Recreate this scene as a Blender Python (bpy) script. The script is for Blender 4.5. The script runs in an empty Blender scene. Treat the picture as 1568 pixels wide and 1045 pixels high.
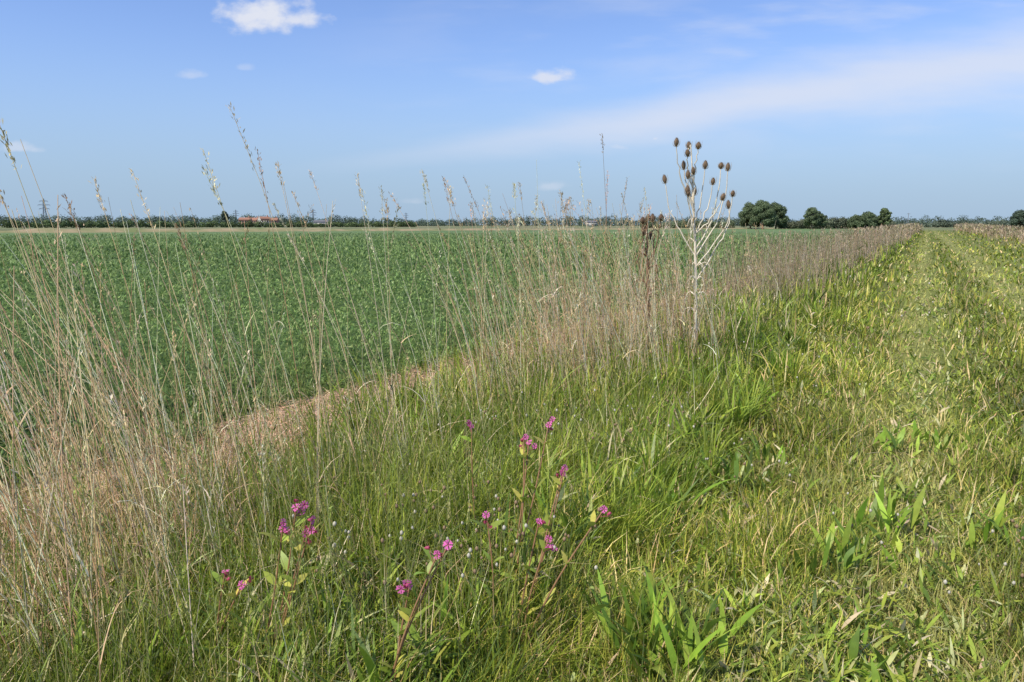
import bpy, math, numpy as np
from mathutils import Vector
rng = np.random.default_rng(7)
scene = bpy.context.scene
scene.view_settings.view_transform = 'Standard'
scene.view_settings.look = 'None'
scene.view_settings.exposure = 0
A = math.radians(28.96)          # heading of the field edge / track
CA, SA = math.cos(A), math.sin(A)
def uv2xy(u, v): return u*CA+v*SA, -u*SA+v*CA
def xy2uv(x, y): return x*CA-y*SA, x*SA+y*CA
U = rng.uniform
def noise2(x, y, s=1.0, seed=0):
    r = np.random.default_rng(100+seed); o = 0
    for i in range(6):
        a = r.uniform(0, 6.28); f = s*r.uniform(.6, 2.2)
        o = o + np.sin((x*math.cos(a)+y*math.sin(a))*f + r.uniform(0, 6.28))
    return o/6*1.6      # approx -1..1

# ---------------------------------------------------------------- mesh utils
def make_mesh(name, V, F, col=None, mat=None, parent=None, smooth=True):
    V = np.ascontiguousarray(V, dtype=np.float32).reshape(-1, 3)
    F = np.ascontiguousarray(F, dtype=np.int32); k = F.shape[1]; n = F.shape[0]
    me = bpy.data.meshes.new(name)
    me.vertices.add(len(V)); me.vertices.foreach_set('co', V.ravel())
    me.loops.add(n*k); me.loops.foreach_set('vertex_index', F.ravel())
    me.polygons.add(n)
    me.polygons.foreach_set('loop_start', np.arange(0, n*k, k, dtype=np.int32))
    me.polygons.foreach_set('loop_total', np.full(n, k, dtype=np.int32))
    if smooth: me.polygons.foreach_set('use_smooth', np.ones(n, dtype=bool))
    me.update(calc_edges=True)
    if col is not None:
        at = me.color_attributes.new('Col', 'FLOAT_COLOR', 'POINT')
        c = np.ones((len(V), 4), dtype=np.float32); c[:, :3] = np.clip(col, 0, .95)
        at.data.foreach_set('color', c.ravel())
    ob = bpy.data.objects.new(name, me); scene.collection.objects.link(ob)
    if mat: me.materials.append(mat)
    if parent: ob.parent = parent
    return ob
def empty(name, loc=(0, 0, 0)):
    e = bpy.data.objects.new(name, None); e.location = loc; scene.collection.objects.link(e)
    return e
def merge(parts):
    Vs, Fs, Cs, o = [], [], [], 0
    for V, F, C in parts:
        Vs.append(V); Fs.append(F+o); Cs.append(C); o += len(V)
    return np.concatenate(Vs), np.concatenate(Fs), np.concatenate(Cs)
def blade_prof(s): return (1-s**2.2)*.97+.03
def lance_prof(s): return np.sin(np.pi*np.clip(s, 0.03, .985)**.8)
def ribbons(base, phi, th0, bend, L, W, col, K=3, prof=blade_prof, twist=None):
    N = len(base); s = np.linspace(0, 1, K+1); sm = (s[:-1]+s[1:])/2
    th = th0[:, None]+bend[:, None]*sm[None]
    h = np.concatenate([np.zeros((N, 1)), np.cumsum(np.sin(th), 1)], 1)*(L/K)[:, None]
    z = np.concatenate([np.zeros((N, 1)), np.cumsum(np.cos(th), 1)], 1)*(L/K)[:, None]
    if twist is None: twist = rng.normal(0, .35, N)
    P = np.zeros((N, K+1, 3))
    P[..., 0] = base[:, 0, None]+h*np.cos(phi)[:, None]
    P[..., 1] = base[:, 1, None]+h*np.sin(phi)[:, None]
    P[..., 2] = base[:, 2, None]+z
    side = np.stack([-np.sin(phi+twist), np.cos(phi+twist), np.sin(twist)*.6], 1)
    w = prof(s)[None, :]*W[:, None]*.5
    V = np.stack([P-side[:, None]*w[..., None], P+side[:, None]*w[..., None]], 2)
    V = V.reshape(-1, 3)
    k = np.arange(K); f = np.stack([2*k, 2*k+1, 2*k+3, 2*k+2], 1)
    F = (f[None]+(np.arange(N)*(K+1)*2)[:, None, None]).reshape(-1, 4)
    return V, F, np.repeat(col, (K+1)*2, axis=0)
def stalk_pts(b, t, tt):
    o = b[:, None, :3]+(b[:, None, 3:]-b[:, None, :3])*tt[..., None]
    d = (b[:, 3:5]-b[:, :2])
    hor = (tt**(1+t[:, None])-tt)[..., None]
    o[..., :2] += d[:, None]*hor
    return o
def stalks(b, t, R, col, K=6):
    N = len(b); s = np.linspace(0, 1, K+1)
    P = stalk_pts(b, t, np.repeat(s[None], N, 0))
    rr = R[:, None]*(1-.6*s)[None]
    vs = []
    for j in range(3):
        a = j*2.0944
        q = P.copy(); q[..., 0] += rr*math.cos(a); q[..., 1] += rr*math.sin(a); vs.append(q)
    V = np.stack(vs, 2).reshape(-1, 3)
    f = []
    for k in range(K):
        for j in range(3):
            f.append([3*k+j, 3*k+(j+1) % 3, 3*(k+1)+(j+1) % 3, 3*(k+1)+j])
    F = (np.array(f)[None]+(np.arange(N)*(K+1)*3)[:, None, None]).reshape(-1, 4)
    return V, F, np.repeat(col, (K+1)*3, axis=0)
def tube(pts, rad, n=8, col=(1, 1, 1)):
    pts = np.array(pts, float); m = len(pts); V = []
    ref = np.array([.31, .87, .21])
    for i in range(m):
        d = pts[min(i+1, m-1)]-pts[max(i-1, 0)]; d /= np.linalg.norm(d)+1e-9
        a = np.cross(d, ref); a /= np.linalg.norm(a)+1e-9; b = np.cross(d, a)
        for j in range(n):
            q = 2*math.pi*j/n
            V.append(pts[i]+(a*math.cos(q)+b*math.sin(q))*rad[i])
    F = [[i*n+j, i*n+(j+1) % n, (i+1)*n+(j+1) % n, (i+1)*n+j] for i in range(m-1) for j in range(n)]
    V = np.array(V); return V, np.array(F), np.repeat(np.array([col], float), len(V), 0)
def smooth_line(pts, n=14):
    p = np.array(pts, float); T = np.linspace(0, 1, n); out = []
    for x in T:
        i = min(int(x*(len(p)-1)), len(p)-2); f = x*(len(p)-1)-i
        p0, p1, p2, p3 = p[max(i-1, 0)], p[i], p[i+1], p[min(i+2, len(p)-1)]
        out.append(.5*((2*p1)+(-p0+p2)*f+(2*p0-5*p1+4*p2-p3)*f*f+(-p0+3*p1-3*p2+p3)*f**3))
    return np.array(out)

# ---------------------------------------------------------------- materials
def new_mat(name):
    m = bpy.data.materials.new(name); m.use_nodes = True; nt = m.node_tree
    for n in list(nt.nodes): nt.nodes.remove(n)
    return m, nt
def veg_mat(name, transl=.35, rough=.5, spec=.35, gain=1.0):
    m, nt = new_mat(name); N = nt.nodes; Lk = nt.links
    out = N.new('ShaderNodeOutputMaterial'); at = N.new('ShaderNodeAttribute'); at.attribute_name = 'Col'
    pr = N.new('ShaderNodeBsdfPrincipled'); pr.inputs['Roughness'].default_value = rough
    pr.inputs['Specular IOR Level'].default_value = spec
    geo = N.new('ShaderNodeNewGeometry'); no = N.new('ShaderNodeTexNoise'); no.inputs['Scale'].default_value = 40
    Lk.new(geo.outputs['Position'], no.inputs['Vector'])
    mr = N.new('ShaderNodeMapRange'); mr.inputs['To Min'].default_value = .7*gain; mr.inputs['To Max'].default_value = 1.3*gain
    Lk.new(no.outputs['Fac'], mr.inputs['Value'])
    vm = N.new('ShaderNodeVectorMath'); vm.operation = 'SCALE'
    Lk.new(at.outputs['Color'], vm.inputs[0]); Lk.new(mr.outputs[0], vm.inputs['Scale'])
    Lk.new(vm.outputs[0], pr.inputs['Base Color'])
    if transl > 0:
        tr = N.new('ShaderNodeBsdfTranslucent'); Lk.new(vm.outputs[0], tr.inputs['Color'])
        mx = N.new('ShaderNodeMixShader'); mx.inputs[0].default_value = transl
        Lk.new(pr.outputs[0], mx.inputs[1]); Lk.new(tr.outputs[0], mx.inputs[2]); Lk.new(mx.outputs[0], out.inputs[0])
    else: Lk.new(pr.outputs[0], out.inputs[0])
    return m
def noise_mat(name, c1, c2, scale=5, rough=.9, bump=0.0):
    m, nt = new_mat(name); N = nt.nodes; Lk = nt.links
    out = N.new('ShaderNodeOutputMaterial'); pr = N.new('ShaderNodeBsdfPrincipled')
    pr.inputs['Roughness'].default_value = rough; pr.inputs['Specular IOR Level'].default_value = .15
    geo = N.new('ShaderNodeNewGeometry'); no = N.new('ShaderNodeTexNoise'); no.inputs['Scale'].default_value = scale
    no.inputs['Detail'].default_value = 6
    Lk.new(geo.outputs['Position'], no.inputs['Vector'])
    r = N.new('ShaderNodeValToRGB'); r.color_ramp.elements[0].position = .35; r.color_ramp.elements[1].position = .65
    r.color_ramp.elements[0].color = (*c1, 1); r.color_ramp.elements[1].color = (*c2, 1)
    Lk.new(no.outputs['Fac'], r.inputs[0]); Lk.new(r.outputs[0], pr.inputs['Base Color'])
    Lk.new(pr.outputs[0], out.inputs[0]); return m
M_grass = veg_mat('grass_leaf', .33, .45, .36, 1.25)
M_straw = veg_mat('dry_stalk', .2, .55, .25, 1.15)
M_crop = veg_mat('crop_leaf', .3, .6, .22, 1.2)
M_flower = veg_mat('petal', .35, .6, .2)
M_tree = veg_mat('tree_leaf', .2, .8, .1)
M_wood = veg_mat('dead_stem', 0, .7, .2)

# ---------------------------------------------------------------- world
SUN_EL = math.radians(50); sun_vec = Vector((-0.7, -0.6, 0)); sun_vec.normalize()
sun_dir = Vector((sun_vec.x*math.cos(SUN_EL), sun_vec.y*math.cos(SUN_EL), math.sin(SUN_EL)))
w = bpy.data.worlds.new('World'); scene.world = w; w.use_nodes = True
nt = w.node_tree
for n in list(nt.nodes): nt.nodes.remove(n)
N = nt.nodes; Lk = nt.links
out = N.new('ShaderNodeOutputWorld'); bg = N.new('ShaderNodeBackground'); bg.inputs['Strength'].default_value = .12
sky = N.new('ShaderNodeTexSky'); sky.sky_type = 'NISHITA'; sky.sun_disc = False
sky.sun_elevation = SUN_EL; sky.sun_rotation = math.atan2(sun_vec.x, sun_vec.y)
sky.altitude = 0; sky.air_density = 1.0; sky.dust_density = 0.3; sky.ozone_density = 3
tc = N.new('ShaderNodeTexCoord'); sp = N.new('ShaderNodeSeparateXYZ'); Lk.new(tc.outputs['Generated'], sp.inputs[0])
def M(op, a, b=None, c=None, clamp=False):
    n = N.new('ShaderNodeMath'); n.operation = op; n.use_clamp = clamp
    for i, v in enumerate((a, b, c)):
        if v is None: continue
        if isinstance(v, (int, float)): n.inputs[i].default_value = v
        else: Lk.new(v, n.inputs[i])
    return n.outputs[0]
def sstep(v, lo, hi, tmax=1.0, tmin=0.0):
    n = N.new('ShaderNodeMapRange'); n.interpolation_type = 'SMOOTHSTEP'
    n.inputs['From Min'].default_value = lo; n.inputs['From Max'].default_value = hi
    n.inputs['To Min'].default_value = tmin; n.inputs['To Max'].default_value = tmax
    Lk.new(v, n.inputs['Value']); return n.outputs[0]
ysafe = M('MAXIMUM', sp.outputs['Y'], .05)
a_ = M('DIVIDE', sp.outputs['X'], ysafe); b_ = M('DIVIDE', sp.outputs['Z'], ysafe)
cv = N.new('ShaderNodeCombineXYZ'); Lk.new(a_, cv.inputs[0]); Lk.new(b_, cv.inputs[1])
def nz(scale, sx=1, sy=1, detail=6, rot=0, off=0):
    mp = N.new('ShaderNodeMapping'); mp.inputs['Scale'].default_value = (sx, sy, 1); mp.inputs['Rotation'].default_value = (0, 0, rot)
    mp.inputs['Location'].default_value = (off, off, 0)
    Lk.new(cv.outputs[0], mp.inputs[0]); n = N.new('ShaderNodeTexNoise'); n.inputs['Scale'].default_value = scale
    n.inputs['Detail'].default_value = detail; Lk.new(mp.outputs[0], n.inputs['Vector']); return n.outputs['Fac']
n_str = nz(6, 1, 5, 7, -.14); n_p = nz(34, 1, 1.5, 5, 0, 5); n_w = nz(3, 1, 2.5, 4, -.2, 9); n_v = nz(3.2, 1, 3.5, 6, -.3, 14)
fade = sstep(sp.outputs['Y'], .05, .3)
line = M('ADD', M('MULTIPLY', a_, .155), .108)
dist = M('SUBTRACT', b_, line)
dist = M('ADD', dist, M('MULTIPLY', M('SUBTRACT', n_w, .5), .05))
thick = M('MAXIMUM', M('ADD', M('MULTIPLY', a_, .045), .021), .006)
band = M('SUBTRACT', 1, M('DIVIDE', M('ABSOLUTE', dist), thick))
band = M('ADD', band, M('MULTIPLY', M('SUBTRACT', n_str, .5), 1.5))
band = sstep(band, -.8, 1.15, .74)
band = M('MULTIPLY', band, sstep(a_, -.35, .3, 1, .0))
veil = M('MULTIPLY', M('MAXIMUM', sstep(n_str, .45, .75, .34), sstep(n_v, .46, .72, .4)), sstep(b_, .03, .2))
veil = M('MULTIPLY', veil, sstep(a_, -.4, .4))
mask = M('MAXIMUM', band, veil)
def puff(a0, b0, rx, ry, dens):
    global mask
    da = M('DIVIDE', M('SUBTRACT', a_, a0), rx)
    db = M('DIVIDE', M('SUBTRACT', b_, b0), ry)
    db = M('MAXIMUM', db, M('MULTIPLY', db, -1.7))
    d = M('SQRT', M('ADD', M('MULTIPLY', da, da), M('MULTIPLY', db, db)))
    v = M('SUBTRACT', 1.0, d); v = M('ADD', v, M('MULTIPLY', M('SUBTRACT', n_p, .5), 2.2))
    mask = M('MAXIMUM', mask, sstep(v, -.15, .85, dens))
for q in [(-.315, .262, .062, .036, 1), (-.275, .258, .04, .02, .9), (.053, .187, .034, .012, .85), (-.415, .191, .022, .008, .35), (-.645, .099, .036, .009, .5),
          (.140, .101, .020, .009, .4), (.187, .111, .011, .006, .7), (.05, .050, .02, .009, .35), (-.345, .2, .012, .006, .25), (-.13, .03, .02, .006, .2)]: puff(*q)
mask = M('MULTIPLY', mask, fade)
def mixc(f, c1, c2, bt='MIX'):
    n = N.new('ShaderNodeMix'); n.data_type = 'RGBA'; n.blend_type = bt
    if isinstance(f, float): n.inputs[0].default_value = f
    else: Lk.new(f, n.inputs[0])
    for i, c in ((6, c1), (7, c2)):
        if isinstance(c, tuple): n.inputs[i].default_value = (*c, 1)
        else: Lk.new(c, n.inputs[i])
    return n.outputs[2]
base = mixc(1.0, sky.outputs[0], (1.15, 1.2, 1.5), 'MULTIPLY')
# summer haze: pale blue toward the horizon all round
base = mixc(sstep(sp.outputs['Z'], .0, .26, 0.05, .92), base, (2.85, 4.1, 5.6))
skyc = mixc(mask, base, (6.2, 6.5, 7.4))
Lk.new(skyc, bg.inputs[0]); Lk.new(bg.outputs[0], out.inputs[0])
sl = bpy.data.lights.new('sun', 'SUN'); sl.energy = 5.0; sl.angle = math.radians(.53); sl.color = (1, .93, .80)
so = bpy.data.objects.new('sun', sl); scene.collection.objects.link(so)
so.rotation_euler = (-sun_dir).to_track_quat('-Z', 'Y').to_euler()

# ---------------------------------------------------------------- camera
cd = bpy.data.cameras.new('camera'); cam = bpy.data.objects.new('camera', cd); scene.collection.objects.link(cam)
cd.sensor_width = 36; cd.lens = 36*1136/1568; cd.clip_end = 12000; cd.clip_start = .05
cam.location = (0, 0, 1.5); cam.rotation_euler = (math.radians(90-8.9), 0, 0); scene.camera = cam

# ---------------------------------------------------------------- ground
m, nt2 = new_mat('ground_soil_and_turf'); Ng = nt2.nodes; Lg = nt2.links
o = Ng.new('ShaderNodeOutputMaterial'); pr = Ng.new('ShaderNodeBsdfPrincipled'); pr.inputs['Roughness'].default_value = .95
pr.inputs['Specular IOR Level'].default_value = .1
geo = Ng.new('ShaderNodeNewGeometry')
dt = Ng.new('ShaderNodeVectorMath'); dt.operation = 'DOT_PRODUCT'; dt.inputs[1].default_value = (CA, -SA, 0)
Lg.new(geo.outputs['Position'], dt.inputs[0])
n1 = Ng.new('ShaderNodeTexNoise'); n1.inputs['Scale'].default_value = 2; n1.inputs['Detail'].default_value = 10; Lg.new(geo.outputs['Position'], n1.inputs['Vector'])
n2 = Ng.new('ShaderNodeTexNoise'); n2.inputs['Scale'].default_value = .02; n2.inputs['Detail'].default_value = 5; Lg.new(geo.outputs['Position'], n2.inputs['Vector'])
ad = Ng.new('ShaderNodeMath'); ad.operation = 'MULTIPLY_ADD'; ad.inputs[1].default_value = .8
Lg.new(n1.outputs['Fac'], ad.inputs[0])
Lg.new(dt.outputs['Value'], ad.inputs[2])
mr = Ng.new('ShaderNodeMapRange'); mr.inputs['From Min'].default_value = -10; mr.inputs['From Max'].default_value = 15
Lg.new(ad.outputs[0], mr.inputs[0])
rp = Ng.new('ShaderNodeValToRGB'); Lg.new(mr.outputs[0], rp.inputs[0]); cr = rp.color_ramp
def pos(u): return (u+.4+10)/25
els = [(-7, (.07, .09, .035)), (-4.9, (.16, .12, .07)), (-4.6, (.46, .31, .2)), (-3.6, (.44, .31, .20)), (-3.2, (.14, .14, .05)), (-1.4, (.06, .075, .02)),
       (-.9, (.13, .15, .035)), (-.1, (.30, .31, .09)), (.4, (.16, .19, .045)), (1.6, (.28, .29, .09)), (4, (.17, .20, .05)), (8, (.26, .22, .11)), (10.5, (.12, .16, .05))]
cr.elements[0].position = pos(els[0][0]); cr.elements[0].color = (*els[0][1], 1)
cr.elements[1].position = pos(els[-1][0]); cr.elements[1].color = (*els[-1][1], 1)
for u_, c in els[1:-1]:
    e = cr.elements.new(pos(u_)); e.color = (*c, 1)
rf = Ng.new('ShaderNodeValToRGB'); Lg.new(n2.outputs['Fac'], rf.inputs[0])
rf.color_ramp.elements[0].position = .4; rf.color_ramp.elements[0].color = (.14, .20, .08, 1)
rf.color_ramp.elements[1].position = .6; rf.color_ramp.elements[1].color = (.30, .27, .16, 1)
ln = Ng.new('ShaderNodeVectorMath'); ln.operation = 'LENGTH'; Lg.new(geo.outputs['Position'], ln.inputs[0])
mf = Ng.new('ShaderNodeMapRange'); mf.inputs['From Min'].default_value = 150; mf.inputs['From Max'].default_value = 330
Lg.new(ln.outputs['Value'], mf.inputs[0])
mm = Ng.new('ShaderNodeMix'); mm.data_type = 'RGBA'; Lg.new(mf.outputs[0], mm.inputs[0]); Lg.new(rp.outputs[0], mm.inputs[6]); Lg.new(rf.outputs[0], mm.inputs[7])
vm = Ng.new('ShaderNodeMix'); vm.data_type = 'RGBA'; vm.blend_type = 'MULTIPLY'; vm.inputs[0].default_value = .8
r3 = Ng.new('ShaderNodeValToRGB'); r3.color_ramp.elements[0].position = .3; r3.color_ramp.elements[0].color = (.5, .5, .5, 1)
r3.color_ramp.elements[1].position = .7; r3.color_ramp.elements[1].color = (1.0, 1.0, 1.0, 1)
n3 = Ng.new('ShaderNodeTexNoise'); n3.inputs['Scale'].default_value = 30; n3.inputs['Detail'].default_value = 8; Lg.new(geo.outputs['Position'], n3.inputs['Vector'])
Lg.new(n3.outputs['Fac'], r3.inputs[0]); Lg.new(mm.outputs[2], vm.inputs[6]); Lg.new(r3.outputs[0], vm.inputs[7])
bp = Ng.new('ShaderNodeBump'); bp.inputs['Strength'].default_value = .6; bp.inputs['Distance'].default_value = .03
Lg.new(n3.outputs['Fac'], bp.inputs['Height']); Lg.new(bp.outputs[0], pr.inputs['Normal'])
Lg.new(vm.outputs[2], pr.inputs['Base Color']); Lg.new(pr.outputs[0], o.inputs[0])
S = 6000
make_mesh('ground', np.array([[-S, -S, 0], [S, -S, 0], [S, S, 0], [-S, S, 0]]), np.array([[0, 1, 2, 3]]), None, m)

# ---------------------------------------------------------------- sampling of plant positions
def sample(n, rmin, rmax, azl=-52, azr=50, p=.5):
    t = U(rmax**-p, rmin**-p, n); r = t**(-1/p); az = np.radians(U(azl, azr, n))
    x = r*np.sin(az); y = r*np.cos(az); u, v = xy2uv(x, y); return x, y, u, v, r
def pick(cols, probs, n, jit=.15):
    cols = np.array(cols); i = rng.choice(len(cols), n, p=np.array(probs)/sum(probs))
    c = cols[i]*(1+rng.normal(0, jit, (n, 1))); c *= 1+rng.normal(0, .05, (n, 3)); return np.clip(c, .01, .9)
G1 = (.15, .215, .022); G2 = (.25, .31, .038); G3 = (.075, .12, .016); Y1 = (.42, .41, .08); ST = (.60, .47, .24); ST2 = (.76, .63, .38)

def tuss(n, r0=1.4, r1=40, umin=-3.6, umax=-1.0):
    x, y, u, v, r = sample(n, r0, r1, -50, 48, .5); k = (u > umin) & (u < umax); return x[k], y[k], u[k], r[k]
# verge: long green grass; beyond 4.5 m it also invades the bare margin in patches
x, y, u, v, r = sample(270000, 1.25, 160)
nA = noise2(x, y, 1.6, 1); nB = noise2(x, y, 5, 2); nC = noise2(x, y, 2.0, 51); nE = noise2(x, y, 1.7, 52)
inv = np.where((v > 4.3) & (nE > -.15), .5, .1)
dens = np.where(u < -1.1+.25*nA, 1, 0)*np.where(u > -3.3+.45*nC, 1, np.where(u > -4.5, inv, 0))*np.where(u < -3.0, .75, 1)
k = U(0, 1, len(x)) < dens*(.75+.35*nB)
x, y, u, v, r, nA, nB = [q[k] for q in (x, y, u, v, r, nA, nB)]
n = len(x)
H = (.40+.12*nA+.08*nB)*U(.45, 1.2, n)*np.interp(r, [1.3, 2.5, 3.5, 6], [.6, .75, 1.0, 1.1])
H *= np.where(v > 4.3, np.interp(u, [-4.2, -3.6, -2.4, -1.8, -1.1], [.6, .9, 1.15, 1., .55]), np.interp(u, [-3.7, -3.1, -2.4, -1.8, -1.1], [.4, .6, .95, 1., .55]))
col = pick([G1, G2, G3, Y1, ST], [4, 3.0, 2.2, .9, .7], n)
col *= (1+.3*noise2(x, y, 2.2, 3))[:, None]
yel = np.clip(noise2(x, y, 1.1, 4)*.6+.15, 0, 1)[:, None]; col = col*(1-yel*.45)+np.array([.33, .34, .045])*yel*.45
P = [ribbons(np.stack([x, y, np.zeros(n)], 1), U(0, 6.28, n), rng.normal(.15, .2, n), np.abs(rng.normal(.8, .6, n)), H,
                  np.maximum(.0055, .0017*r)*U(.5, 1.6, n), col, 4)]
tx, ty, tu, tr_ = tuss(1500, 1.4, 13)
k_ = 42; n = len(tx)*k_; cx = np.repeat(tx, k_); cy = np.repeat(ty, k_); rr = np.repeat(tr_, k_)
ph = U(0, 6.28, n); rad = np.abs(rng.normal(0, .04, n)); tone = np.repeat(pick([G1, G2, G3, (.19, .27, .025), Y1], [3, 2, 2, 3, .6], len(tx), .2), k_, 0)*U(.75, 1.25, (n, 1))
hh = np.repeat(U(.25, .52, len(tx)), k_)*U(.6, 1.1, n)*np.interp(rr, [1.4, 2.6, 4], [.6, .8, 1])
P.append(ribbons(np.stack([cx+rad*np.cos(ph), cy+rad*np.sin(ph), np.zeros(n)], 1), ph+rng.normal(0, .5, n), np.abs(rng.normal(.25, .16, n)), np.abs(rng.normal(.8, .5, n)), hh, np.maximum(.0065, .0016*rr)*U(.6, 1.4, n), tone, 4))
make_mesh('verge_grass', *merge(P), M_grass)

# track: short mown grass and weeds
x, y, u, v, r = sample(350000, 1.25, 220, -40, 52)
nA = noise2(x, y, 1.6, 5); nB = noise2(x, y, 6, 6); nD = noise2(x, y, 3.2, 66)
k = (u > -1.5+.3*nA) & (u < 14) & (U(0, 1, len(x)) < .85+.35*nD); x, y, u, v, r, nA, nB, nD = [q[k] for q in (x, y, u, v, r, nA, nB, nD)]; n = len(x)
trk = np.clip(np.exp(-((u-.05+.06*nA)/.26)**2)+.9*np.exp(-((u-1.75+.06*nA)/.28)**2), 0, 1)
H = (.16+.05*nA+.05*nB+.03*nD)*U(.4, 1.5, n)*(1-.6*trk)*np.interp(u, [-1.5, -1, 3.5, 6], [1.9, 1.1, 1, 2.0])
col = pick([G1, G2, G3, Y1, ST], [3, 3.6, 2.0, 2.2, 1.7], n)*np.array([1.08, 1.02, .95])
col *= (1+.34*noise2(x, y, 2.4, 7)+.14*noise2(x, y, 9, 77))[:, None]
pt_ = np.clip(noise2(x, y, 3.1, 88)-.25, 0, 1)[:, None]*.8; col = col*(1-pt_)+np.array([.38, .35, .12])*pt_
tk = trk[:, None]*.6*(.75+.25*nB[:, None]); col = col*(1-tk)+np.array([.50, .46, .19])*tk
dk = np.exp(-((u-.85)/.35)**2)[:, None]*.3; col = col*(1-dk)
V, F, C = ribbons(np.stack([x, y, np.zeros(n)], 1), U(0, 6.28, n), rng.normal(.35, .3, n), np.abs(rng.normal(.8, .5, n)), H,
                  np.maximum(.0045, .0012*r)*U(.6, 1.6, n), col, 3)
make_mesh('track_grass', V, F, C, M_grass)

# broad leaves (dock, plantain, hogweed) spread through verge and track
x, y, u, v, r = sample(28000, 1.3, 30, -40, 52)
nA = noise2(x, y, 2.5, 8)
k = (u > -2.7) & (u < 8) & (U(0, 1, len(x)) < np.where(u > -1.3, .6, .3)+.5*nA)
x, y, u, v, r = [q[k] for q in (x, y, u, v, r)]; n = len(x); m_ = 4
xx = np.repeat(x, m_)+rng.normal(0, .02, n*m_); yy = np.repeat(y, m_)+rng.normal(0, .02, n*m_); uu = np.repeat(u, m_); rr = np.repeat(r, m_); n = n*m_
L = np.where(uu > -1.2, U(.03, .12, n), U(.12, .26, n))
col = pick([(.17, .24, .03), (.27, .33, .045), (.42, .43, .19), (.09, .14, .02), (.52, .44, .26)], [3, 3, 1.2, 1.8, .8], n, .2)
z0 = np.where(uu > -1.2, U(0, .08, n), U(.0, .2, n))
V, F, C = ribbons(np.stack([xx, yy, z0], 1), U(0, 6.28, n), U(.3, 1.3, n), U(.1, 1.0, n), L, np.maximum(.011, .0019*rr)*U(.5, 1.7, n), col, 4, lance_prof)
make_mesh('broadleaf_weeds', V, F, C, M_grass)

# dock clumps
parts = []
cl = [(.5, 2.2, 60, .26), (.42, 2.45, 30, .28), (.6, 2.35, 30, .24), (-.35, 1.95, 30, .3), (-.75, 2.0, 26, .3), (.0, 2.75, 26, .32), (1.75, 3.35, 30, .2), (1.5, 3.05, 26, .18), (.2, 3.1, 28, .34), (2.2, 3.2, 24, .18), (1.2, 4.0, 22, .22), (-.5, 2.75, 26, .33), (.75, 3.5, 30, .28), (-1.1, 2.1, 20, .3)]
for i in range(60):
    r_ = U(2.2, 6.5); a_z = math.radians(U(-35, 34)); X_, Y_ = r_*math.sin(a_z), r_*math.cos(a_z); u_, v_ = xy2uv(X_, Y_)
    if -2.5 < u_ < 1.6: cl.append((X_, Y_, int(U(12, 28)), U(.20, .34) if u_ < -1 else U(.10, .18)))
for (cx, cy, cnt, ll) in cl:
    n = cnt
    b = np.stack([cx+rng.normal(0, .07, n), cy+rng.normal(0, .07, n), U(0, .12, n)], 1)
    parts.append(ribbons(b, U(0, 6.28, n), U(.05, .6, n), U(.2, 1.2, n), U(.5, 1.15, n)*ll, U(.014, .034, n),
                         pick([(.19, .29, .03), (.28, .37, .05), (.10, .17, .022)], [2, 2, 1], n, .2), 6, lance_prof))
make_mesh('dock_plants', *merge(parts), M_grass)

# thatch of dead leaves in the verge
x, y, u, v, r = sample(150000, 1.25, 150)
nA = noise2(x, y, 2.2, 9)
pd = .32*np.exp(-((u+2.8)/.5)**2)*(1+np.interp(v, [1.5, 2.3, 4.6, 5.5], [1.0, -.3, -.3, .3]))+.10*(u > -3)*(u < -.8)+.12*(u >= -.8)*(u < 5)+.5*np.exp(-((u-9)/1.2)**2)*(v > 30)
k = U(0, 1, len(x)) < pd*(.7+.6*nA); x, y, u, v, r = [q[k] for q in (x, y, u, v, r)]; n = len(x)
H = np.where((u > -1.2) & (u < 6), U(.06, .18, n), U(.15, .6, n))*np.where(u < -3.1, .5, 1)*np.interp(r, [1.5, 3.5], [.6, 1])
V, F, C = ribbons(np.stack([x, y, U(0, .08, n)*(u < -1)], 1), U(0, 6.28, n), np.abs(rng.normal(.4, .4, n)), rng.normal(.5, .6, n), H,
                  np.maximum(.0034, .0011*r)*U(.6, 1.3, n), pick([ST, ST2, (.46, .31, .15)], [3, 2.5, 1.5], n)*np.interp(r, [8, 30], [1, .75])[:, None], 4)
make_mesh('dry_thatch', V, F, C, M_straw)

# straw litter on bare strip
x, y, u, v, r = sample(190000, 3, 90, -52, 35)
k = (u > -4.6+.25*noise2(x, y, 3, 11)) & (u < -3.0+.4*noise2(x, y, 2, 12)) & (U(0, 1, len(x)) < .85+.5*noise2(x, y, 1.6, 13)); x, y, u, v, r = [q[k] for q in (x, y, u, v, r)]; n = len(x)
V, F, C = ribbons(np.stack([x, y, U(.003, .05, n)], 1), U(0, 6.28, n), U(1.2, 1.6, n), rng.normal(0, .1, n), U(.04, .18, n),
                  np.maximum(.0045, .0012*r)*U(.6, 1.3, n), pick([(.64, .42, .26), (.76, .55, .37), (.42, .27, .16)], [3, 2, 1.5], n), 2)
make_mesh('straw_litter', V, F, C, M_straw)

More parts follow.
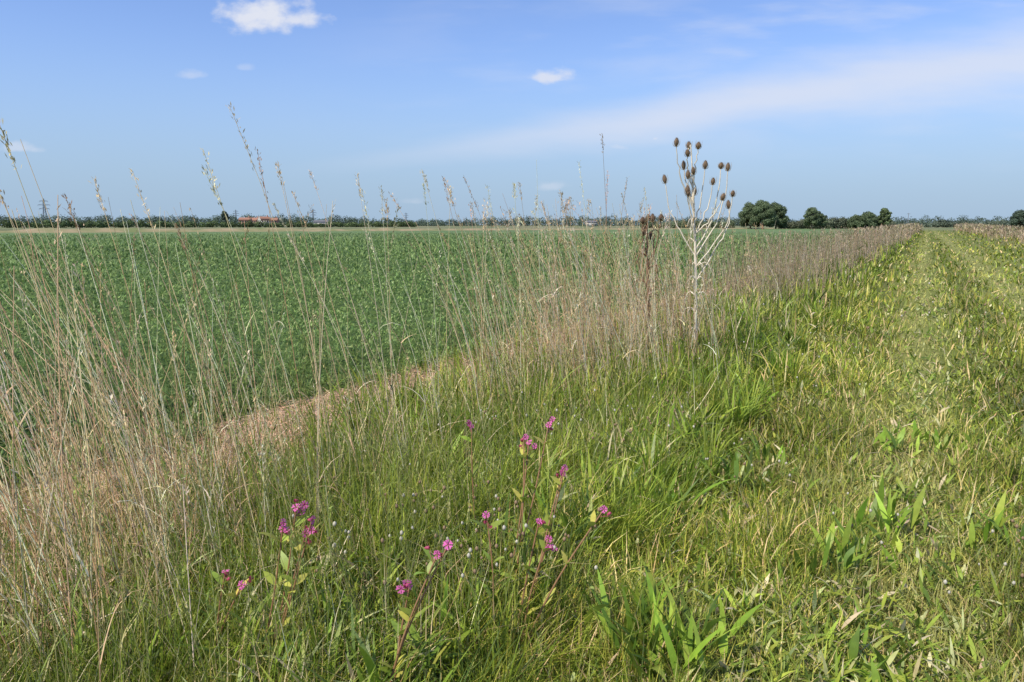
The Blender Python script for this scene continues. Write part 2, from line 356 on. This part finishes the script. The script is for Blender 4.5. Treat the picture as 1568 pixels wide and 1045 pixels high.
# ---------------------------------------------------------------- tall dry grass stalks with seed heads
def tall(xb, yb, Hh, r, leanx, leany, rad, head_n, colset, colp, hp=.75, hs=1.0, dim=1.0):
    n = len(xb)
    b = np.stack([xb, yb, np.zeros(n), xb+leanx, yb+leany, Hh], 1); t = U(.0, 1.0, n)
    col = pick(colset, colp, n)*dim
    P = [stalks(b, t, rad, col, 6)]
    tt = np.clip(1-np.abs(U(0, 1, (n, head_n)))**1.1*U(.06, .15, (n, 1)), 0, 1)
    pp = stalk_pts(b, t, tt).reshape(-1, 3); sc = np.repeat(np.maximum(1, r/4.5), head_n)
    off = rng.normal(0, .006, pp.shape)*sc[:, None]; off[:, 2] *= .3; pp = pp+off
    k = len(pp); az = np.repeat(np.arctan2(leany, leanx), head_n)+rng.normal(0, 1.2, k)
    keep = np.repeat(U(0, 1, n) < hp, head_n)
    hc = np.repeat(col, head_n, 0)*U(.5, 1.0, (k, 1))
    P.append(ribbons(pp[keep], az[keep], U(.1, .9, k)[keep], U(0, .4, k)[keep], (U(.010, .022, k)*sc*hs)[keep], (U(.003, .0052, k)*sc*hs)[keep], hc[keep], 2, lance_prof))
    m_ = U(0, 1, n) < .5; tl = U(.15, .6, (m_.sum(), 1)); lp = stalk_pts(b[m_], t[m_], tl).reshape(-1, 3); q = len(lp)
    P.append(ribbons(lp, U(0, 6.28, q), U(.2, .8, q), U(.5, 2.2, q), U(.10, .24, q), rad[m_]*U(1.6, 3.2, q), col[m_]*U(.8, 1.1, (q, 1)), 4))
    return P
SC = [(.76, .59, .34), (.88, .76, .52), (.54, .37, .19), (.66, .45, .25)]
SF = [(.50, .39, .25), (.58, .47, .32), (.36, .27, .16), (.28, .27, .11)]
parts = []
def vden(v): return np.interp(v, [0, 1.9, 2.4, 4.2, 5.2, 7.5, 9, 12, 200], [.5, .5, .12, .16, .8, 1.05, .65, .55, .7])
x, y, u, v, r = sample(130000, 1.8, 170, -52, 40, .35)
pd = np.exp(-((u+2.75)/.5)**2)*vden(v)*np.clip(.5+.8*noise2(x, y, 2.6, 14), .05, 2)
k = U(0, 1, len(x)) < pd*.28; x, y, u, v, r = [q[k] for q in (x, y, u, v, r)]; n = len(x)
hh = np.where(U(0, 1, n) < .55, U(.45, 1.1, n), U(1.0, 1.6, n))*np.interp(r, [2, 8, 40], [1, 1, .9])
parts += tall(x, y, hh, r, rng.normal(-.15, .2, n)*hh, rng.normal(0, .16, n)*hh, np.maximum(.002, .00045*r)*U(.6, 1.4, n), 12, SC, [3, 3, 1, 2], .5, 1, np.interp(r, [10, 35], [1, .7])[:, None])
# dense clump close on the left
n = 360; x = U(-2.7, -1.25, n); y = U(1.9, 3.4, n); u, v = xy2uv(x, y); k = (u < -2.15); x, y = x[k], y[k]; n = len(x); hh = np.where(U(0, 1, n) < .75, U(.4, .95, n), U(1.0, 1.6, n))
parts += tall(x, y, hh, np.full(n, 3.), rng.normal(-.28, .24, n)*hh, rng.normal(0, .16, n)*hh, U(.0016, .0036, n), 14, SC, [3, 3, 1, 2], .3)
# dense clump around the middle
n = 560; v = U(5, 9.5, n); u = rng.normal(-2.5, .36, n); x, y = uv2xy(u, v); hh = np.where(U(0, 1, n) < .6, U(.6, 1.1, n), U(1.1, 1.75, n))
parts += tall(x, y, hh, np.full(n, 7.), rng.normal(-.14, .19, n)*hh, rng.normal(0, .14, n)*hh, U(.002, .0042, n), 14, SC, [3, 3, 1, 2], .5)
n = 5500; v = 30+U(0, 1, n)**1.6*230; u = rng.normal(9.2, .9, n); x, y = uv2xy(u, v); r = np.hypot(x, y)
hh = U(.4, 1.1, n)
parts += tall(x, y, hh, r, rng.normal(0, .1, n), rng.normal(0, .1, n), .0003*r, 3, SF, [3, 2, 1, 2])
n = 6500; v = 14+U(0, 1, n)**1.6*240; u = rng.normal(-2.8, .5, n); x, y = uv2xy(u, v); r = np.hypot(x, y)
hh = U(.4, 1.38, n)
parts += tall(x, y, hh, r, rng.normal(-.05, .12, n), rng.normal(0, .1, n), .0003*r, 3, SF, [3, 2, 1, 2], .6, .8)
# green flowering stems
x, y, u, v, r = sample(4200, 2, 30, -50, 45, .4)
k = (u > -3.6) & (u < -1.4); x, y, u, v, r = [q[k] for q in (x, y, u, v, r)]; n = len(x); hh = U(.45, .95, n)
parts += tall(x, y, hh, r, rng.normal(-.05, .12, n), rng.normal(0, .12, n), np.maximum(.0015, .0003*r), 10, [(.26, .32, .07), (.4, .4, .15)], [1, 1])
hero = np.array([(-.80, 3.3, -1.23, 2.01), (-1.25, 2.6, -1.76, 1.84), (-1.5, 2.8, -1.86, 1.82), (-1.1, 3.5, -1.43, 1.85), (-1.25, 3.2, -1.59, 1.72),
  (-.9, 3.6, -1.12, 1.785), (-1.05, 4, -1.2, 1.75), (-.75, 4.5, -.916, 1.80), (-.5, 5, -.58, 1.76), (-.5, 5.5, -.45, 1.78), (.25, 6, .19, 2.0), (.2, 6, .06, 1.83),
  (.9, 6.5, .77, 2.26), (.8, 6.5, .825, 1.96), (.8, 6.5, .57, 2.03), (.9, 7, 1.06, 1.93), (-1.4, 3, -1.81, 1.62), (-1.6, 3.4, -1.83, 1.7), (-1.2, 4.2, -1.38, 1.9),
  (-1.35, 2.5, -1.72, 1.7), (-1.45, 2.6, -1.78, 1.6), (-.95, 3.4, -1.35, 1.75), (1.4, 7.2, 1.28, 1.85), (.5, 6.2, .4, 1.75), (-.1, 5.6, -.3, 1.66), (-1.0, 3.0, -1.3, 1.5), (-.7, 3.5, -.98, 1.55)])
ex = 55; ev = U(3.2, 8.5, ex); eu = rng.normal(-2.7, .4, ex); exx, eyy = uv2xy(eu, ev); eh = U(1.4, 1.85, ex)
hero = np.concatenate([hero, np.stack([exx, eyy, exx+rng.normal(-.22, .26, ex), eh], 1)])
n = len(hero)
b = np.stack([hero[:, 0], hero[:, 1], np.zeros(n), hero[:, 2], hero[:, 1]+U(-.1, .1, n), hero[:, 3]], 1)
parts += tall(b[:, 0], b[:, 1], b[:, 5], np.full(n, 4.5), b[:, 3]-b[:, 0], b[:, 4]-b[:, 1], np.maximum(.0028, .00055*b[:, 1]), 46, SC, [3, 3, .7, 1], .9, 1.2)
make_mesh('tall_dry_grass', *merge(parts), M_straw)

# ---------------------------------------------------------------- crop field
crop = empty('crop_field')
def Yfar(x): return 125+(x+86)*125/162
us = -4.5-np.concatenate([np.arange(0, 12, .14), 12*1.03**np.arange(0, 116)])
vs = np.concatenate([-np.geomspace(1, 160, 40)[::-1]*1.0-4, np.arange(-4.8, 16, .14), 16*1.03**np.arange(1, 104)])
UU, VV = np.meshgrid(us, vs, indexing='ij'); X, Y = uv2xy(UU, VV)
Rr = np.hypot(X, Y)
Z = .15+.05*noise2(X, Y, 9, 20)+.03*noise2(X, Y, 3, 21)+rng.normal(0, .02, X.shape)*np.clip(8/Rr, 0, 1)
Z[0, :] = -0.02; Z[1, :] = .0; Z[2, :] = .03; Z[3, :] = .08; Z[4, :] = .12
ni, nj = X.shape; idx = np.arange(ni*nj).reshape(ni, nj)
F = np.stack([idx[:-1, :-1], idx[1:, :-1], idx[1:, 1:], idx[:-1, 1:]], -1).reshape(-1, 4)
ok = (Y < Yfar(X)).ravel(); F = F[ok[F].all(1)]
V = np.stack([X, Y, Z], -1).reshape(-1, 3)
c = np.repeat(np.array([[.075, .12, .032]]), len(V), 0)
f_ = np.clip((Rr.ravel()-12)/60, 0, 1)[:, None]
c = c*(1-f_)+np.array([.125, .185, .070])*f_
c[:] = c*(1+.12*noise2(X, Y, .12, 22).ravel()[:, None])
M_canopy = veg_mat('crop_canopy', 0, .8, .1, 1.0)
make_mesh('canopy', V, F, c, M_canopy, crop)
x, y, u, v, r = sample(420000, 4.2, 120, -54, 32, .5)
k = (u < -4.35+.25*noise2(x, y, 3, 23)) & (y < Yfar(x)); x, y, u, v, r = [q[k] for q in (x, y, u, v, r)]; n = len(x)
z = .13+.05*noise2(x, y, 9, 20)+.03*noise2(x, y, 3, 21)+U(-.10, .11, n); z = np.where(u > -4.9, z*.5, z); z = np.maximum(z, .01)
z = np.where(r > 40, np.minimum(z, .16), z)
big = noise2(x, y, .35, 25)+.6*noise2(x, y, 1.3, 26)
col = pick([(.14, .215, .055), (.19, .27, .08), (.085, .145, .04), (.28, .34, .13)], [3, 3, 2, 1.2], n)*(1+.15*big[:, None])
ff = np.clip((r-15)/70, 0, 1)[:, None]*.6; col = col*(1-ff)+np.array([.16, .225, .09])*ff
V, F, C = ribbons(np.stack([x, y, z], 1), U(0, 6.28, n), U(.1, 1.3, n), U(.1, .8, n), np.minimum(np.maximum(.05, .0045*r), .25)*U(.6, 1.4, n),
                  np.minimum(np.maximum(.013, .0019*r), .1)*U(.6, 1.3, n), col, 2, lance_prof)
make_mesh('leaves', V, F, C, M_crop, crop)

# dry bank along the far edge of the crop
xs = np.linspace(-420, 110, 700); rows = []
prof = [(0, 0), (1.2, .55), (2.5, .85), (5, .8), (9, .1)]
nrm = np.array([-125/162, 1]); nrm = nrm/np.linalg.norm(nrm)
for dy, hz in prof:
    fadeh = np.interp(xs, [-420, -60, 0, 110], [1, .9, .6, .5])
    rows.append(np.stack([xs+nrm[0]*dy, Yfar(xs)+.3+nrm[1]*dy, hz*fadeh*(1+.25*noise2(xs, xs*0, .5, 30+int(dy)))], 1))
V = np.concatenate(rows); q = len(xs); i = np.arange(q-1)
F = np.concatenate([np.stack([i+r_*q, i+1+r_*q, i+1+(r_+1)*q, i+(r_+1)*q], 1) for r_ in range(len(prof)-1)])
make_mesh('field_bank', V, F, None, noise_mat('bank_dry_grass', (.34, .27, .16), (.17, .20, .08), .25))

# ---------------------------------------------------------------- teasels
def egg_head(c, L, R, tilt, parts, colr, nsp=190):
    c = np.array(c, float); ax = np.array([tilt[0], tilt[1], 1.]); ax /= np.linalg.norm(ax)
    s = np.linspace(0, 1, 9); pts = [c+ax*L*t for t in s]; rad = [max(.001, R*math.sin(math.pi*min(t*.93+.05, .985))**.7) for t in s]
    parts.append(tube(pts, rad, 10, colr))
    V = []; F = []
    for i in range(nsp):
        t = (i+.5)/nsp; a = i*2.39996; e1 = np.cross(ax, [0, 1, 0.1]); e1 /= np.linalg.norm(e1); e2 = np.cross(ax, e1)
        d = e1*math.cos(a)+e2*math.sin(a); rr_ = R*math.sin(math.pi*min(t*.93+.05, .985))**.7
        p = c+ax*L*t+d*rr_*.9; q = p+d*.009+ax*.008; sd = np.cross(d, ax)*.0016; k0 = len(V)
        V += [p-sd, p+sd, q+sd*.2, q-sd*.2]; F.append([k0, k0+1, k0+2, k0+3])
    V = np.array(V); parts.append((V, np.array(F), np.repeat(np.array([colr])*1.5, len(V), 0)))
    for j in range(8):
        a = j*.8+U(0, .4); d = e1*math.cos(a)+e2*math.sin(a); bl = U(.04, .09)
        P = [c, c+d*.022+ax*.002, c+d*.036+ax*bl*.5, c+d*.034+ax*bl]
        parts.append(tube(smooth_line(P, 6), np.linspace(.002, .0006, 6), 4, (.45, .34, .2)))
def teasel(name, X0, Y0, trunk, branches, stemc, headc, hs=1.0):
    root = empty(name, (X0, Y0, 0)); st = []; hd = []
    T = smooth_line([(p[0], 0, p[1]) for p in trunk], 20); T[1:-1] += rng.normal(0, .003, T[1:-1].shape)
    st.append(tube(T, np.linspace(.019, .006, 20), 8, stemc))
    for (z0, pts) in branches:
        i = np.argmin(abs(T[:, 2]-z0)); p0 = T[i]; dy = U(-.16, .16)
        P = [p0]+[(q[0], p0[1]+dy*(k_+1)/len(pts), q[1]) for k_, q in enumerate(pts)]
        Ls = smooth_line(P, 12); Ls[2:-2] += rng.normal(0, .006, Ls[2:-2].shape); st.append(tube(Ls, np.linspace(.008, .004, 12), 6, stemc))
        d = Ls[-1]-Ls[-2]; d = d/(abs(d[2])+.02); tl = np.clip(d[:2], -.3, .3)+rng.normal(0, .08, 2)
        egg_head(Ls[-1]-np.array([0, 0, .01]), U(.06, .09)*hs, U(.021, .028)*hs, tl, hd, headc)
    for i in range(30):
        z0 = U(.3, 1.5); j = np.argmin(abs(T[:, 2]-z0)); a = U(0, 6.28); l = U(.05, .2)
        P = [T[j], T[j]+np.array([math.cos(a)*l*.6, math.sin(a)*l*.6, .05]), T[j]+np.array([math.cos(a)*l, math.sin(a)*l, -l*.5])]
        st.append(tube(smooth_line(P, 6), np.linspace(.007, .002, 6), 4, stemc))
    make_mesh('stems', *merge(st), M_wood, root); make_mesh('seed_heads', *merge(hd), M_wood, root)
PALE = (.72, .64, .50); BR = (.20, .135, .085)
teasel('teasel', 1.95, 7.9, [(.03, 0), (.015, .6), (0, 1.1), (-.02, 1.35), (-.045, 1.7), (-.07, 1.95), (-.10, 2.32)],
  [(2.3, [(-.105, 2.27), (-.105, 2.30)]),
   (1.62, [(-.17, 1.92), (-.24, 2.10), (-.275, 2.30)]),
   (1.9, [(-.05, 2.1), (-.035, 2.28)]),
   (1.2, [(-.17, 1.42), (-.29, 1.65), (-.345, 1.94)]),
   (1.75, [(-.12, 1.9), (-.16, 2.08)]),
   (1.70, [(-.06, 1.9), (-.085, 2.02)]),
   (1.45, [(-.10, 1.65), (-.145, 1.82)]),
   (1.5, [(.02, 1.75), (.04, 2.08)]),
   (1.4, [(.08, 1.65), (.13, 1.92)]),
   (1.22, [(.14, 1.52), (.21, 1.85), (.235, 2.09)]),
   (1.15, [(.18, 1.48), (.26, 1.75), (.28, 2.06)]),
   (1.08, [(.23, 1.38), (.32, 1.6), (.33, 1.80)]),
   (1.4, [(.14, 1.58), (.22, 1.76)]),
   (.98, [(.23, 1.28), (.34, 1.48), (.34, 1.68)]),
   (1.35, [(-.03, 1.6), (-.02, 1.82)]),
   (1.6, [(-.11, 1.85), (-.13, 1.98)]),
   (1.9, [(-.14, 2.1), (-.15, 2.2)]),
   (1.3, [(-.08, 1.55), (-.14, 1.80)])], PALE, BR)
teasel('teasel', 1.42, 7.8, [(.03, 0), (.02, .6), (0, 1.0), (-.01, 1.3), (-.02, 1.52)],
  [(1.5, [(-.02, 1.53), (-.02, 1.55)]), (1.1, [(-.06, 1.35), (-.08, 1.52)]), (1.0, [(.06, 1.3), (.05, 1.54)]), (.95, [(.08, 1.3), (.11, 1.55)]), (.8, [(-.1, 1.1), (-.06, 1.4)]), (.7, [(.1, 1.0), (.02, 1.36)])],
  (.24, .15, .09), (.15, .095, .06), 1.0)

# ---------------------------------------------------------------- red campion
def campion(base, flowers):
    root = empty('red_campion', (base[0], base[1], 0)); st = []; lf = []; fl = []
    for (fx, fy, fz) in flowers:
        fz += .05; fy *= .955; fx *= .955      # heads nod forward, clear of the grass
        p0 = np.array([U(-.03, .03), U(-.03, .03), 0]); p3 = np.array([fx-base[0], fy-base[1], fz]); mid = p0*.5+p3*.5+np.array([U(-.02, .02), U(-.02, .02), .03])
        Ls = smooth_line([p0, mid, p3], 14); st.append(tube(Ls, np.linspace(.0038, .0024, 14), 6, (.32, .18, .09)))
        for zi in (5, 8, 11):
            a = U(0, 3.14)
            lf.append(ribbons(np.repeat(Ls[zi][None], 2, 0), np.array([a, a+3.14]), U(.5, .9, 2), U(.3, .8, 2), U(.05, .085, 2), U(.018, .028, 2), pick([(.25, .32, .05), (.46, .44, .09)], [2, 1], 2), 5, lance_prof))
        nf = rng.integers(2, 5)
        for j in range(nf):
            c = Ls[-1]+np.array([U(-.024, .024), U(-.02, .02), U(-.035, .02)])*(j > 0)
            st.append(tube([Ls[-2], c-np.array([0, 0, .012])], [.0014, .0014], 5, (.30, .10, .10)))
            ax = np.array([U(-.8, .8), U(-1.2, -.1), U(.1, .9)]); ax /= np.linalg.norm(ax)
            e1 = np.cross(ax, [0.1, .2, 1]); e1 /= np.linalg.norm(e1); e2 = np.cross(ax, e1)
            st.append(tube([c-ax*.016, c-ax*.010, c-ax*.003, c], [.002, .0052, .0056, .004], 8, (.42, .08, .14)))
            if j > 0 and U() < .4: continue
            V = []; F = []
            for k_ in range(5):
                a0 = k_*2*math.pi/5+U(-.12, .12); lift = U(-.003, .005)
                def pt(rr_, da, up): a = a0+da; return c+(e1*math.cos(a)+e2*math.sin(a))*rr_+ax*(up+lift*rr_/.012)
                R_ = U(.011, .015); k0 = len(V)
                V += [pt(.001, 0, 0), pt(.007, -.34, .002), pt(.008, 0, .0025), pt(.007, .34, .002), pt(R_, -.5, .002), pt(R_*1.05, -.2, .001), pt(R_*.74, 0, .003), pt(R_*1.05, .2, .001), pt(R_, .5, .002)]
                F += [[k0, k0+1, k0+2, k0+2], [k0, k0+2, k0+3, k0+3], [k0+1, k0+4, k0+5, k0+2], [k0+2, k0+5, k0+6, k0+6], [k0+2, k0+6, k0+7, k0+7], [k0+2, k0+7, k0+8, k0+3]]
            F3 = []
            for f in F:
                F3.append([f[0], f[1], f[2]])
                if f[2] != f[3]: F3.append([f[0], f[2], f[3]])
            V = np.array(V); fl.append((V, np.array(F3), np.repeat(np.array([(.88, .20, .54)])*U(.75, 1.1), len(V), 0)))
    make_mesh('stems', *merge(st), M_grass, root); make_mesh('leaves', *merge(lf), M_grass, root); make_mesh('flowers', *merge(fl), M_flower, root)
campion((-.80, 2.1), [(-.72, 2.36, .56), (-.647, 2.28, .55), (-.675, 2.3, .5), (-.74, 2.28, .54)])
campion((-.93, 2.12), [(-.946, 2.30, .37), (-.882, 2.27, .34)])
campion((-.38, 1.92), [(-.316, 2.15, .4), (-.228, 2.14, .5), (-.197, 2.16, .52)])
campion((-.15, 3.0), [(-.181, 3.22, .6)])
campion((-.09, 2.42), [(-.093, 2.58, .45)])
campion((-.02, 2.65), [(.07, 2.97, .6), (.05, 2.99, .61), (.155, 3.05, .65)])
campion((.05, 2.5), [(.207, 2.8, .55), (.20, 2.82, .53)])
campion((.02, 2.3), [(.325, 2.5, .5), (.096, 2.52, .45), (.13, 2.49, .4)])

# ---------------------------------------------------------------- plantain heads
x, y, u, v, r = sample(2200, 2.2, 22, -30, 48, .45)
k = (u > -2.2) & (u < 3) & (noise2(x, y, 1.8, 41) > .15); x, y, u, v, r = [q[k] for q in (x, y, u, v, r)]; parts = []
for i in range(len(x)):
    h = U(.35, .5) if u[i] < -1 else U(.15, .3); sc = max(1, r[i]/6)
    lx, ly = rng.normal(0, .05, 2); top = np.array([x[i]+lx, y[i]+ly, h])
    parts.append(tube([(x[i], y[i], 0), (x[i]+lx*.4, y[i]+ly*.4, h*.6), top], [.0012*sc]*3, 3, (.25, .29, .09)))
    s_ = U(.6, 1.1)*sc; wh = U() < .4; c_ = (.52, .48, .38) if wh else (.28, .19, .11)
    parts.append(tube([top+np.array([U(-.001, .001), 0, z_*s_]) for z_ in (0, .004, .01, .015, .018)], [.001*s_, .0055*s_, .0068*s_, .004*s_, .0005], 6, c_))
make_mesh('plantain_seed_heads', *merge(parts), M_straw)

# ---------------------------------------------------------------- trees
def leaf_cloud(cs, rads, n, size, c0, zmin=0.3):
    cs = np.array(cs); rads = np.array(rads); p = rads.prod(1)**.67; i = rng.choice(len(cs), n, p=p/p.sum())
    d = rng.normal(0, 1, (n, 3)); d /= np.linalg.norm(d, axis=1)[:, None]
    pt = cs[i]+d*rads[i]*(U(.25, 1, (n, 1))**.35)*(1+.12*rng.normal(0, 1, (n, 1)))
    pt[:, 2] = np.maximum(pt[:, 2], U(zmin*.5, zmin*1.5, n)); tone = U(.75, 1.25, len(cs))[i]
    nrm = d+rng.normal(0, .5, (n, 3)); nrm /= np.linalg.norm(nrm, axis=1)[:, None]
    e1 = np.cross(nrm, rng.normal(0, 1, (n, 3))); e1 /= np.linalg.norm(e1, axis=1)[:, None]; e2 = np.cross(nrm, e1)
    s = (size*U(.5, 1.3, n))[:, None]
    V = np.stack([pt-e1*s, pt-e2*s*.6, pt+e1*s, pt+e2*s*.6], 1).reshape(-1, 3); F = np.arange(4*n).reshape(-1, 4)
    C = np.array(c0)[None]*tone[:, None]*U(.75, 1.25, (n, 1)); return V, F, np.repeat(C, 4, 0)
def tree(X, Y, h, wd, c0, n=9000, size=.28, low=.12):
    root = empty('tree', (X, Y, 0)); tr = []; cs = []; rd = []
    nl = 18
    tr.append(tube(smooth_line([(0, 0, 0), (.1, 0, h*.3), (-.1, .1, h*.6), (0, 0, h*.85)], 8), np.linspace(.035*h, .006*h, 8), 8, (.12, .09, .06)))
    for j in range(nl):
        a = j*2.4; t = (j+.5)/nl; z_ = h*(low+.12+(.80-low)*t); env = math.sin(math.pi*min(.95, .25+t*.68))**.5
        rr_ = wd*.5*.66*env*U(.8, 1.05) if j < nl-2 else wd*.1
        c = (math.cos(a)*rr_, math.sin(a)*rr_, z_); cs.append(c); R_ = wd*U(.15, .21); rd.append((R_, R_, R_*U(.65, .9)))
        st_ = (0, 0, z_*.6); tr.append(tube(smooth_line([st_, (c[0]*.5, c[1]*.5, z_*.78), c], 6), np.linspace(.014*h, .004*h, 6), 6, (.12, .09, .06)))
    make_mesh('trunk_and_limbs', *merge(tr), M_wood, root)
    make_mesh('crown', *leaf_cloud(cs, rd, n, size, c0, h*low), M_tree, root, smooth=False)
TC = (.125, .165, .085)
def bx(px, d): return (px-784)/1150*d
tree(bx(1149, 255), 255, 8.6, 8.5, TC, 12000, .24, .05); tree(bx(1168, 250), 250, 9.2, 9, TC, 14000, .24, .05); tree(bx(1188, 255), 255, 8.7, 8.0, TC, 12000, .24, .05)
tree(bx(1243, 250), 250, 7.2, 6.0, TC, 4500, .24)
tree(bx(1256, 252), 252, 5.4, 4.5, TC, 3000, .24); tree(bx(1354, 260), 260, 7.3, 4.6, (.135, .175, .08), 6000, .24, .05)
tree(bx(1330, 262), 262, 5.7, 7, TC, 6500, .24, .05); tree(bx(1312, 265), 265, 4.6, 6.5, TC, 5000, .24, .05); tree(bx(1562, 300), 300, 6.8, 8, (.09, .125, .085), 8000); tree(bx(345, 560), 560, 12, 6, (.10, .13, .10), 3500, .5)
def hedge(name, pts, h, wd, n, size, c0):
    cs = []; rd = []
    for (x0, y0), (x1, y1) in zip(pts[:-1], pts[1:]):
        L_ = math.hypot(x1-x0, y1-y0); k_ = max(2, int(L_/(wd*.7)))
        for i in range(k_):
            t = i/k_; hh_ = h*U(.6, 1.2); cs.append((x0+(x1-x0)*t+U(-1, 1), y0+(y1-y0)*t+U(-1, 1), hh_*.5)); rd.append((wd*.6, wd*.6, hh_*.55))
    return make_mesh(name, *leaf_cloud(cs, rd, n, size, c0, .3), M_tree, None, smooth=False)
hedge('hedgerow', [(bx(1200, 262), 262), (bx(1372, 275), 275)], 3.6, 3.2, 16000, .28, (.14, .16, .10))
hedge('hedgerow', [(bx(985, 300), 300), (bx(1130, 270), 270)], 2.6, 3, 9000, .28, (.14, .17, .09))
hedge('hedgerow', [(bx(-120, 330), 330), (bx(300, 420), 420), (bx(640, 520), 520)], 3.4, 4, 18000, .5, (.12, .165, .07))
hedge('hedgerow', [(bx(1425, 420), 420), (bx(1700, 420), 420)], 3.6, 5, 9000, .5, (.13, .16, .11))
cs = []; rd = []
for px in np.arange(-260, 1900, 4.2):
    d = U(760, 1000)
    env = np.interp(px, [-200, 0, 250, 330, 520, 640, 720, 800, 1000, 1150, 1400, 1568, 1900], [10, 10, 10, 11, 11.5, 6.5, 7, 10.5, 10, 8.5, 9, 11, 10])
    h_ = env*U(.55, 1.25)*d/850; wd_ = U(4, 9)
    cs.append((bx(px+U(-4, 4), d), d, h_*.5)); rd.append((wd_, wd_, h_*.55))
make_mesh('distant_trees', *leaf_cloud(cs, rd, 120000, .75, (.10, .135, .095), .5), M_tree, None, smooth=False)  # distance haze is put into the leaf colour as a greyer, bluer green

# ---------------------------------------------------------------- buildings
def box(x0, x1, y0, y1, z0, z1):
    V = np.array([[x0, y0, z0], [x1, y0, z0], [x1, y1, z0], [x0, y1, z0], [x0, y0, z1], [x1, y0, z1], [x1, y1, z1], [x0, y1, z1]], float)
    F = np.array([[0, 3, 2, 1], [4, 5, 6, 7], [0, 1, 5, 4], [1, 2, 6, 5], [2, 3, 7, 6], [3, 0, 4, 7]]); return V, F, np.ones((8, 3))
def flat(name, c, rough=.8): return noise_mat(name, tuple(np.array(c)*.85), c, 1.5, rough)
M_brick = flat('brick', (.34, .21, .16)); M_tile = flat('clay_tile', (.36, .19, .13)); M_white = flat('render_cream', (.5, .48, .43)); M_slate = flat('slate', (.2, .2, .22))
M_glass = flat('window_glass', (.05, .06, .08), .1); M_steel = flat('galvanised_steel', (.16, .18, .21))
def house(X, Y, wd, dp, h, rh, mw, mr_, rot, name):
    root = empty(name, (X, Y, 0)); root.rotation_euler[2] = rot
    make_mesh('walls', *merge([box(-wd/2, wd/2, -dp/2, dp/2, 0, h)]), mw, root, False)
    e = .4; V = np.array([[-wd/2-e, -dp/2-e, h+.003], [wd/2+e, -dp/2-e, h+.003], [wd/2+e, dp/2+e, h+.003], [-wd/2-e, dp/2+e, h+.003], [-wd/2-e, 0, h+rh], [wd/2+e, 0, h+rh]])
    F4 = np.array([[0, 1, 5, 4], [2, 3, 4, 5], [0, 3, 2, 1]]); make_mesh('roof', V, F4, None, mr_, root, False)
    make_mesh('gables', V, np.array([[0, 4, 3], [1, 2, 5]]), None, mw, root, False)
    wn = []
    for lv in (1.0, 3.7):
        for k_ in range(4):
            cx = -wd/2+wd*(k_+.5)/4
            if lv < 2 and k_ == 1: continue
            if lv+1.3 > h: continue
            wn.append(box(cx-.6, cx+.6, -dp/2-.05, -dp/2+.05, lv, lv+1.3))
    make_mesh('windows', *merge(wn), M_glass, root, False)
    cx = -wd/2+wd*1.5/4; make_mesh('door', *box(cx-.5, cx+.5, -dp/2-.06, -dp/2+.06, 0, 2.1), M_white, root, False)
    make_mesh('chimney', *box(wd*.3, wd*.3+.9, -.4, .4, h+rh*.5, h+rh+1.2), M_brick, root, False)
house(bx(376, 640), 640, 9, 8, 5.1, 2.6, M_brick, M_tile, .1, 'brick_house')
house(bx(391, 690), 690, 10, 8, 5.1, 3.0, M_brick, M_tile, -.5, 'brick_house')
house(bx(405, 640), 640, 8, 8, 5.1, 3.4, M_white, M_tile, .7, 'brick_house')
house(bx(419, 680), 680, 8, 7, 5.1, 2.6, M_brick, M_tile, 0, 'brick_house')
house(bx(492, 680), 680, 12, 7, 4, 1.6, M_white, M_slate, .1, 'farm_building')
house(bx(905, 740), 740, 10, 7, 4, 1.6, M_white, M_slate, .1, 'farm_building')

# ---------------------------------------------------------------- pylons
def pylon(X, Y, h, rot):
    P = []
    def beam(a, b, r_=.22): P.append(tube([a, b], [r_*1.2, r_*1.2], 4))
    def wd(z): return np.interp(z/h, [0, .55, 1], [.10*h, .035*h, .012*h])
    lv = [0, .12, .24, .36, .46, .55, .64, .73, .82, .91, 1]
    for a, b in zip(lv[:-1], lv[1:]):
        za, zb = a*h, b*h; wa, wb = wd(za), wd(zb)
        for i, (sx, sy) in enumerate([(1, 1), (1, -1), (-1, -1), (-1, 1)]):
            nx, ny = [(1, 1), (1, -1), (-1, -1), (-1, 1)][(i+1) % 4]
            beam((sx*wa, sy*wa, za), (sx*wb, sy*wb, zb), .28); beam((sx*wa, sy*wa, za), (nx*wb, ny*wb, zb), .14); beam((sx*wb, sy*wb, zb), (nx*wb, ny*wb, zb), .14)
    for z_, l in ((.62, .17), (.76, .2), (.90, .14)):
        for s_ in (-1, 1):
            w_ = wd(z_*h); beam((s_*w_, 0, z_*h), (s_*l*h, 0, z_*h+.3), .2); beam((s_*w_, 0, z_*h+.045*h), (s_*l*h, 0, z_*h+.3), .2); beam((s_*l*h, 0, z_*h+.3), (s_*l*h, 0, z_*h-.04*h), .13)
    V, F, C = merge(P); ob = make_mesh('electricity_pylon', V, F, None, M_steel, None, False); ob.location = (X, Y, 0); ob.rotation_euler[2] = rot
pylon(bx(70, 1150), 1150, 41, .3); pylon(bx(480, 1500), 1500, 33, .3); pylon(bx(362, 1700), 1700, 35, .3); pylon(bx(622, 2300), 2300, 38, .3)
P = [tube([(0, 0, 0), (0, 0, 9)], [.18, .13], 8), tube([(-1.1, 0, 8.4), (1.1, 0, 8.4)], [.09, .09], 6), tube([(-.8, 0, 8.4), (-.8, 0, 8.75)], [.05, .05], 6), tube([(.8, 0, 8.4), (.8, 0, 8.75)], [.05, .05], 6)]
V, F, C = merge(P); ob = make_mesh('utility_pole', V, F, C*.2, M_wood); ob.location = (bx(1390, 480), 480, 0)
print('done')
